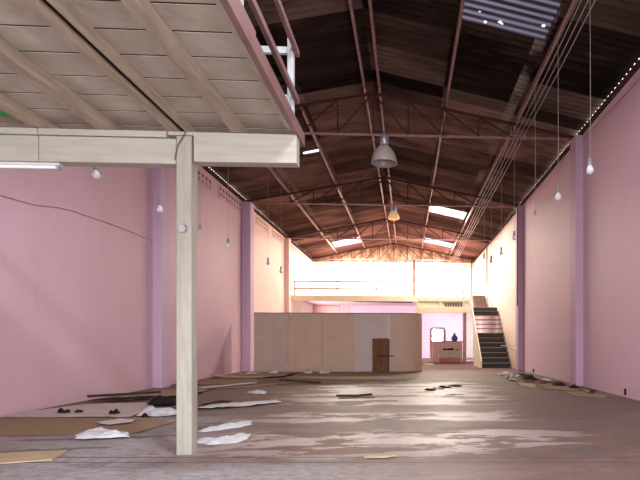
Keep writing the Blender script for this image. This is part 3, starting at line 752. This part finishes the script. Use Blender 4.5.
for x, y, s, lab in ((-5.17,7.85,.085,'larger of two black lumps on the pale underlay near the left wall'),(-4.98,7.9,.065,'smaller of two black lumps on the pale underlay near the left wall'),(-4.36,7.72,.075,'lone black lump on the pale underlay, right of the pair')):
    blob('black_scrap', ell(x, y, s, s*.8, 0, 8, int(-x*100)), M['black'], lab, 'scrap', z0=.024, hump=.075, wrinkle=.02, seed=int(-x*10), freq=14, jag=.008)
blob('crumpled_film', [(-3.93,7.5),(-3.98,8.0),(-3.62,8.08),(-3.38,7.6),(-3.6,7.42)], M['plastic'], 'crumpled white film left of the cream post foot', 'plastic sheet', z0=.012, hump=.10, wrinkle=.05, seed=8, freq=7)
blob('black_scrap', ell(-3.73, 7.36, .05, .035, 0, 8, 3), M['black'], 'tiny black lump beside the crumpled white film', 'scrap', z0=.012, hump=.06, wrinkle=.02, seed=9, freq=14, jag=.006)
blob('dark_cloth', [(-5.72,9.3),(-5.55,9.55),(-5.2,9.7),(-4.9,9.95),(-4.75,9.85),(-4.9,9.55),(-5.25,9.35)], M['dark_cloth'], 'long dark cloth strip lying along the foot of the near left wall', RAG, z0=.03, hump=.03, wrinkle=.02, seed=10, freq=6)
tag(MB().tube([(-5.66,9.2,.12),(-5.2,9.55,.12),(-4.75,9.95,.12)], .022, 8).build('stick', M['infill']), 'dark stick lying on the cloth strip by the left wall', 'stick')
blob('dark_cloth', [(-4.42,8.75),(-4.5,9.3),(-4.25,9.55),(-4.0,9.3),(-3.95,8.75),(-4.2,8.6)], M['black'], 'black rag heap behind the cream post', RAG, z0=.03, hump=.11, wrinkle=.06, seed=12, freq=7)
blob('cardboard_sheet', [(-5.85,9.9),(-5.6,11.5),(-4.4,11.4),(-4.2,10.2),(-4.7,10.05)], M['cardboard'], 'brown cardboard sheet at the foot of the left pilaster', CB, wrinkle=.012, seed=13, curl=.05)
# right of post
blob('paper_strip', [(-2.52,6.22),(-2.5,6.4),(-2.3,6.78),(-2.1,6.95),(-2.05,6.72),(-2.12,6.5),(-2.3,6.3),(-2.42,6.18)], M['paper'], 'farther of two white crumpled paper strips right of the post', PAP, hump=.025, wrinkle=.05, seed=14, freq=9)
blob('paper_strip', [(-2.33,5.72),(-2.27,5.5),(-2.1,5.42),(-1.85,5.48),(-1.78,5.75),(-1.84,6.0),(-1.93,5.9),(-1.98,5.68),(-2.12,5.6)], M['paper'], 'nearer of two white crumpled paper strips right of the post', PAP, hump=.025, wrinkle=.06, seed=15, freq=8)
blob('white_sheet', [(-3.36,8.2),(-3.25,8.65),(-2.87,8.85),(-2.37,9.2),(-2.22,8.95),(-2.6,8.55),(-3.0,8.3)], M['paper'], 'long white sheet on the floor behind the post', 'sheet', wrinkle=.04, seed=16, freq=4)
blob('dark_cloth', [(-3.5,8.2),(-3.48,8.9),(-3.36,9.4),(-3.15,9.35),(-3.2,8.8),(-3.30,8.3)], M['dark_cloth'], 'dark cloth strip left of the long white sheet behind the post', RAG, hump=.05, wrinkle=.03, seed=17)
blob('paper_scrap', [(-3.40,10.9),(-3.3,11.2),(-3.05,11.05),(-2.93,10.6),(-3.15,10.6)], M['paper'], 'white paper scrap alone on the floor beyond the long white sheet', PAP, hump=.04, wrinkle=.04, seed=18, freq=8)
# back left cardboard
blob('cardboard_sheet', [(-5.86,13.0),(-5.5,14.8),(-4.3,14.6),(-3.9,13.4),(-4.9,12.7)], M['cardboard'], 'brown cardboard sheet by the left wall past the first pilaster', CB, wrinkle=.014, seed=20)
blob('cardboard_sheet', [(-5.86,15.2),(-5.4,17.2),(-3.75,17.2),(-3.7,15.3),(-4.7,14.9)], M['cardboard_pale'], 'pale cardboard sheet in the corner left of the partition', CB, wrinkle=.02, seed=21, curl=.12)
blob('cardboard_sheet', [(-4.7,11.6),(-4.1,12.6),(-3.4,13.2),(-3.1,12.9),(-3.7,11.9)], M['cardboard'], 'narrow brown cardboard strip in front of the left wall sheets', CB, wrinkle=.012, seed=22)
tag(MB().bar((-4.6,11.45,.06),(-3.8,12.75,.06), .12, .02).build('paper_strip', M['pinkish_sheet']), 'straight pale strip along the left cardboard pieces', PAP)
tag(MB().bar((-3.55,14.2,.028),(-2.25,13.1,.028), .07, .03).build('wood_batten', M['infill']), 'dark wooden batten at the edge of the olive hardboard', 'batten')
blob('hardboard_sheet', [(-3.64,15.2),(-3.68,17.45),(-.3,17.4),(.42,16.9),(.2,14.7),(-.2,14.2),(-2.0,14.35)], M['olive_card'], 'large olive hardboard sheet on the floor before the partition', 'hardboard', wrinkle=.005, seed=23, jag=.015)
blob('paper_scrap', ell(-3.3, 16.9, .16, .2, 0, 8, 4), M['paper'], 'left white crumpled scrap at the foot of the partition', PAP, z0=.025, hump=.10, wrinkle=.06, seed=24, freq=7)
blob('paper_scrap', ell(-2.75, 16.95, .18, .2, 0, 8, 5), M['paper'], 'right white crumpled scrap at the foot of the partition', PAP, z0=.018, hump=.13, wrinkle=.06, seed=25, freq=7)
blob('paper_scrap', ell(-4.95, 16.4, .2, .2, 0, 8, 6), M['paper'], 'white crumpled scrap on the corner cardboard beside the left pilaster', PAP, z0=.04, hump=.12, wrinkle=.06, seed=26, freq=7)
blob('paper_scrap', ell(-4.4, 16.7, .18, .16, 0, 8, 7), M['plastic'], 'white scrap on the corner cardboard nearer the partition', PAP, z0=.04, hump=.16, wrinkle=.06, seed=27, freq=7)
# middle
rr = random.Random(5)
deb = [(.52,11.15,.13,.2,'leftmost leaf-like scrap of the dark cluster on the middle floor'),(.75,11.45,.14,.22,'largest scrap of the dark cluster on the middle floor'),(.9,11.75,.10,.2,'upper scrap of the dark cluster on the middle floor'),(1.15,12.1,.16,.15,'rightmost scrap of the dark cluster on the middle floor')]
for i, (x, y, a, b_, lab) in enumerate(deb):
    blob('dark_scrap', ell(x, y, a, b_, .4*i, 7, 30+i, .35), M['dark_cloth'] if i != 1 else M['blue_grey'], lab, 'scrap', hump=.03, wrinkle=.04, seed=30+i, freq=8)
blob('dark_scrap', ell(1.0, 10.2, .2, .07, .2, 8, 40, .3), M['blue_grey'], 'grey scrap lying nearer than the dark cluster on the middle floor', 'scrap', hump=.015, wrinkle=.02, seed=40)
tag(MB().bar((-1.4,10.05,.02),(-.95,10.0,.02), .06, .03).bar((-1.0,10.02,.02),(-.72,10.25,.02), .05, .03).build('wood_batten', M['infill']), 'broken dark batten lying in the middle of the floor', 'batten')
tag(MB().bar((-1.3,9.62,.012),(-.62,9.72,.012), .05, .015).build('wood_batten', M['dark_wood']), 'thin brown batten lying nearer than the broken dark one', 'batten')
blob('wood_chip', [(-.40,4.72),(-.36,4.79),(-.16,4.80),(-.11,4.77),(-.2,4.70)], M['cardboard_pale'], 'tan chip on the floor joint near the camera, centre', 'chip', thick=.012, wrinkle=.004, seed=41, jag=.006)
for i, (x, y, a, b_) in enumerate(((-.62,5.35,.07,.09),(-.2,5.4,.06,.07),(-.05,5.45,.09,.1))):
    pass
# right wall heap
rs = [([(3.15,11.3),(3.3,12.6),(3.75,12.5),(3.92,11.0),(3.6,10.7)], 'cardboard', 'brown cardboard piece in the middle of the right wall rubbish', CB, .002, .015),
      ([(3.35,9.75),(3.3,10.5),(3.85,10.75),(3.99,9.7),(3.8,9.4)], 'cardboard', 'brown cardboard piece nearest the camera by the right wall', CB, .002, .012),
      ([(2.85,11.6),(2.8,12.7),(3.15,13.1),(3.22,12.5),(3.05,11.6)], 'cardboard_pale', 'pale cardboard piece at the left edge of the right wall rubbish', CB, .002, .012),
      ([(3.2,13.2),(3.1,14.6),(3.7,15.0),(4.0,13.4),(3.7,12.9)], 'cardboard', 'brown cardboard piece under the dark rags by the right wall', CB, .002, .02),
      ([(3.0,15.2),(2.95,16.6),(3.4,16.8),(3.75,15.5),(3.4,15.1)], 'cardboard_pale', 'pale cardboard piece at the stairs end of the right wall rubbish', CB, .002, .015)]
for i, (o_, m_, lab, cat, z0, wr) in enumerate(rs): blob('cardboard_piece', o_, M[m_], lab, cat, z0=z0, wrinkle=wr*.6, seed=50+i, jag=.03)
hs = [(3.45,13.9,.22,.4,'black','largest black rag in the middle of the right wall rubbish',.09),(3.75,12.2,.17,.35,'dark_cloth','dark rag at the near end of the right wall rubbish',.08),
      (3.28,15.0,.16,.4,'blue_grey','blue grey plastic lump in the right wall rubbish',.10),(3.62,14.6,.14,.3,'black','small black rag close to the right wall in the rubbish',.08)]
for i, (x, y, a, b_, m_, lab, h_) in enumerate(hs): blob('rag', ell(x, y, a, b_, 0, 9, 60+i, .3), M[m_], lab, RAG, z0=.028, hump=h_, wrinkle=.06, seed=60+i, freq=7)
for i, (x, y, a, b_, lab) in enumerate(((3.1,15.75,.12,.3,'white paper in the right wall rubbish, nearest the stairs'),(3.3,16.3,.1,.2,'small white paper at far end of the right wall rubbish'),(3.72,13.15,.1,.18,'white paper beside the black rag in the right wall rubbish'))):
    blob('paper_scrap', ell(x, y, a, b_, .3, 8, 70+i, .3), M['paper'], lab, PAP, z0=.06, hump=.03, wrinkle=.05, seed=70+i, freq=8)
more = [(3.2,12.95,.14,.22,'dark_wood','brown wooden shard between cardboard pieces at the near half of the right wall rubbish'),(3.5,12.75,.1,.3,'dark_wood','thin brown shard beside the dark rag, right wall rubbish'),
        (3.86,11.35,.1,.2,'black','black scrap touching the right wall just before the first pilaster'),(3.86,10.4,.1,.35,'infill','dark strip along the right wall past the pilaster foot'),
        (2.92,13.75,.1,.25,'cardboard_pale','pale card scrap at the open side of the right wall rubbish'),(2.95,14.5,.08,.25,'blue_grey','grey plastic strip at the open side of the right wall rubbish'),(3.6,15.7,.12,.35,'dark_cloth','dark cloth near the stairs end of the right wall rubbish')]
for i, (x, y, a, b_, m_, lab) in enumerate(more): blob('scrap', ell(x, y, a, b_, .25*(-1)**i, 8, 100+i, .3), M[m_], lab, 'scrap', z0=.03, hump=.05, wrinkle=.05, seed=100+i, freq=8)
blob('rolled_mat', ell(1.0, 23.0, .28, .3, 0, 10, 80, .15), M['olive_card'], 'olive rolled mat on the floor beside the partition end', 'mat', hump=.12, wrinkle=.03, seed=80)
# on the counter and desk
def pouch(name, x, y, z, w, h, mat, lab, cat):
    b = MB(); b.lathe(x, y, [(w*.6,z),(w*.95,z+h*.15),(w,z+h*.4),(w*.6,z+h*.65),(w*.25,z+h*.8),(w*.3,z+h)], 12)
    tag(b.build(name, mat, smooth=True), lab, cat)
pouch('blue_bag', 2.45, 25.7, 1.101, .17, .42, M['blue'], 'blue plastic bag standing on the pink counter', 'bag')
blob('black_cloth', ell(2.1, 25.22, .34, .14, 0, 10, 90, .25), M['black'], 'black cloth heap lying on the beige desk', RAG, z0=.641, hump=.11, wrinkle=.05, seed=90, freq=8)
blob('black_cloth', ell(2.55, 25.2, .12, .1, 0, 8, 91, .2), M['black'], 'small black cloth at the right of the beige desk', RAG, z0=.641, hump=.06, wrinkle=.03, seed=91, freq=8)

# ------------------------------------------------------------------ light
w = bpy.data.worlds.new('sky'); SC.world = w; w.use_nodes = True
bg = w.node_tree.nodes['Background']; bg.inputs[0].default_value = (.93,.96,1,1); bg.inputs[1].default_value = 2.6
def area(name, loc, rot, sx, sy, power, col):
    l = bpy.data.lights.new(name, 'AREA'); l.shape = 'RECTANGLE'; l.size = sx; l.size_y = sy; l.energy = power; l.color = col
    o = bpy.data.objects.new(name, l); COL.objects.link(o); o.location = loc; o.rotation_euler = rot; return o
# daylight through the open front shutter (left part brighter) and through the roof lights, plus added fill lamps
area('front_daylight', (-.8, -2.85, 1.5), (PI/2, 0, 0), 9.0, 2.9, 95, (.84,.90,1.0))
area('front_left_daylight', (-5.3, -1.6, 1.1), (PI/2, 0, math.radians(-50)), 1.2, 2.0, 95, (.90,.93,1.0))
PW = {1: (420, (1.0,.90,.77)), 2: (720, (1.0,.88,.72)), 3: (740, (1.0,.88,.72)), 5: (470, (.80,.88,1.0)), 6: (45, (1.0,.96,.90)), 7: (60, (1.0,.94,.86))}  # last two entries are added fill for the walls and partition
for i, (pw_, cl_) in PW.items():
    s = SKY[i]; xm, ym = (s[0]+s[1])/2, (s[2]+s[3])/2
    area('roof_light_and_fill', (xm, ym, roofz(xm)-.06), (0, math.atan(.212)*(1 if xm > XC else -1), 0), s[1]-s[0]-.06, s[3]-s[2]-.06, pw_, cl_)
area('left_wall_fill', (3.0, -2.4, 1.3), (PI/2, 0, math.radians(42)), 1.6, 2.2, 300, (.84,.90,1.0))  # added lamp, aimed to brighten the lower part of the near left wall
area('under_gallery_fill', (-5.75, 29.0, 1.4), (0, -PI/2, 0), 2.4, 4.0, 200, (1.0,.96,.97))  # added fill lamp under the gallery, with no opening behind it
area('under_gallery_fill', (4.1, 28.2, 1.3), (0, PI/2, math.radians(-32)), 2.2, 2.4, 300, (1.0,.95,.97))  # added fill lamp brightening the lilac room and its back wall

# ------------------------------------------------------------------ camera
cam = bpy.data.cameras.new('camera'); co = bpy.data.objects.new('camera', cam); COL.objects.link(co)
co.location = (0, 0, 1.1); co.rotation_euler = (PI/2, 0, -.057)
cam.sensor_width = 36; cam.lens = 36*500/640
cam.shift_x = (320-435.53)/640; cam.shift_y = (341-240)/640
cam.clip_start = .05; cam.clip_end = 200
SC.camera = co
SC.view_settings.view_transform = 'Standard'; SC.view_settings.look = 'None'
SC.view_settings.gamma = 1; SC.view_settings.use_curve_mapping = False
SC.view_settings.exposure = 0.6
SC.cycles.max_bounces = 10; SC.cycles.diffuse_bounces = 6

# repeats of a kind carry a shared group phrase
GROUPS = {'hanging_bulb': 'bulbs and switches hanging on cords', 'purlin': 'steel purlins under the roof', 'eave_rail': 'eave rails on the wall tops', 'roof_truss': 'steel roof trusses',
          'vent_block_panel': 'pierced block vents high on the walls', 'cable_bracket': 'cable brackets on the trusses', 'timber_beam': 'cream beams under the loft', 'dome_lamp': 'dome lamps under the trusses',
          'conduit': 'conduits on the right wall', 'wall_cable': 'cables on the walls', 'cardboard_sheet': 'cardboard sheets on the floor at the left', 'cardboard_piece': 'cardboard pieces by the right wall',
          'black_scrap': 'black lumps by the left wall', 'paper_scrap': 'white paper scraps on the floor', 'paper_strip': 'paper strips on the floor', 'dark_scrap': 'dark scraps on the middle floor',
          'rag': 'rags by the right wall', 'scrap': 'small scraps by the right wall', 'dark_cloth': 'dark cloths by the left wall', 'wood_batten': 'battens on the floor', 'steel_column': 'steel columns on the gallery',
          'socket_hole': 'socket holes in the right wall', 'wall_board': 'pink boards under the gallery', 'black_cloth': 'black cloths on the desk'}
for o in COL.objects:
    if o.parent is None and 'label' in o and 'group' not in o:
        g_ = GROUPS.get(o.name.split('.')[0])
        if g_: o['group'] = g_
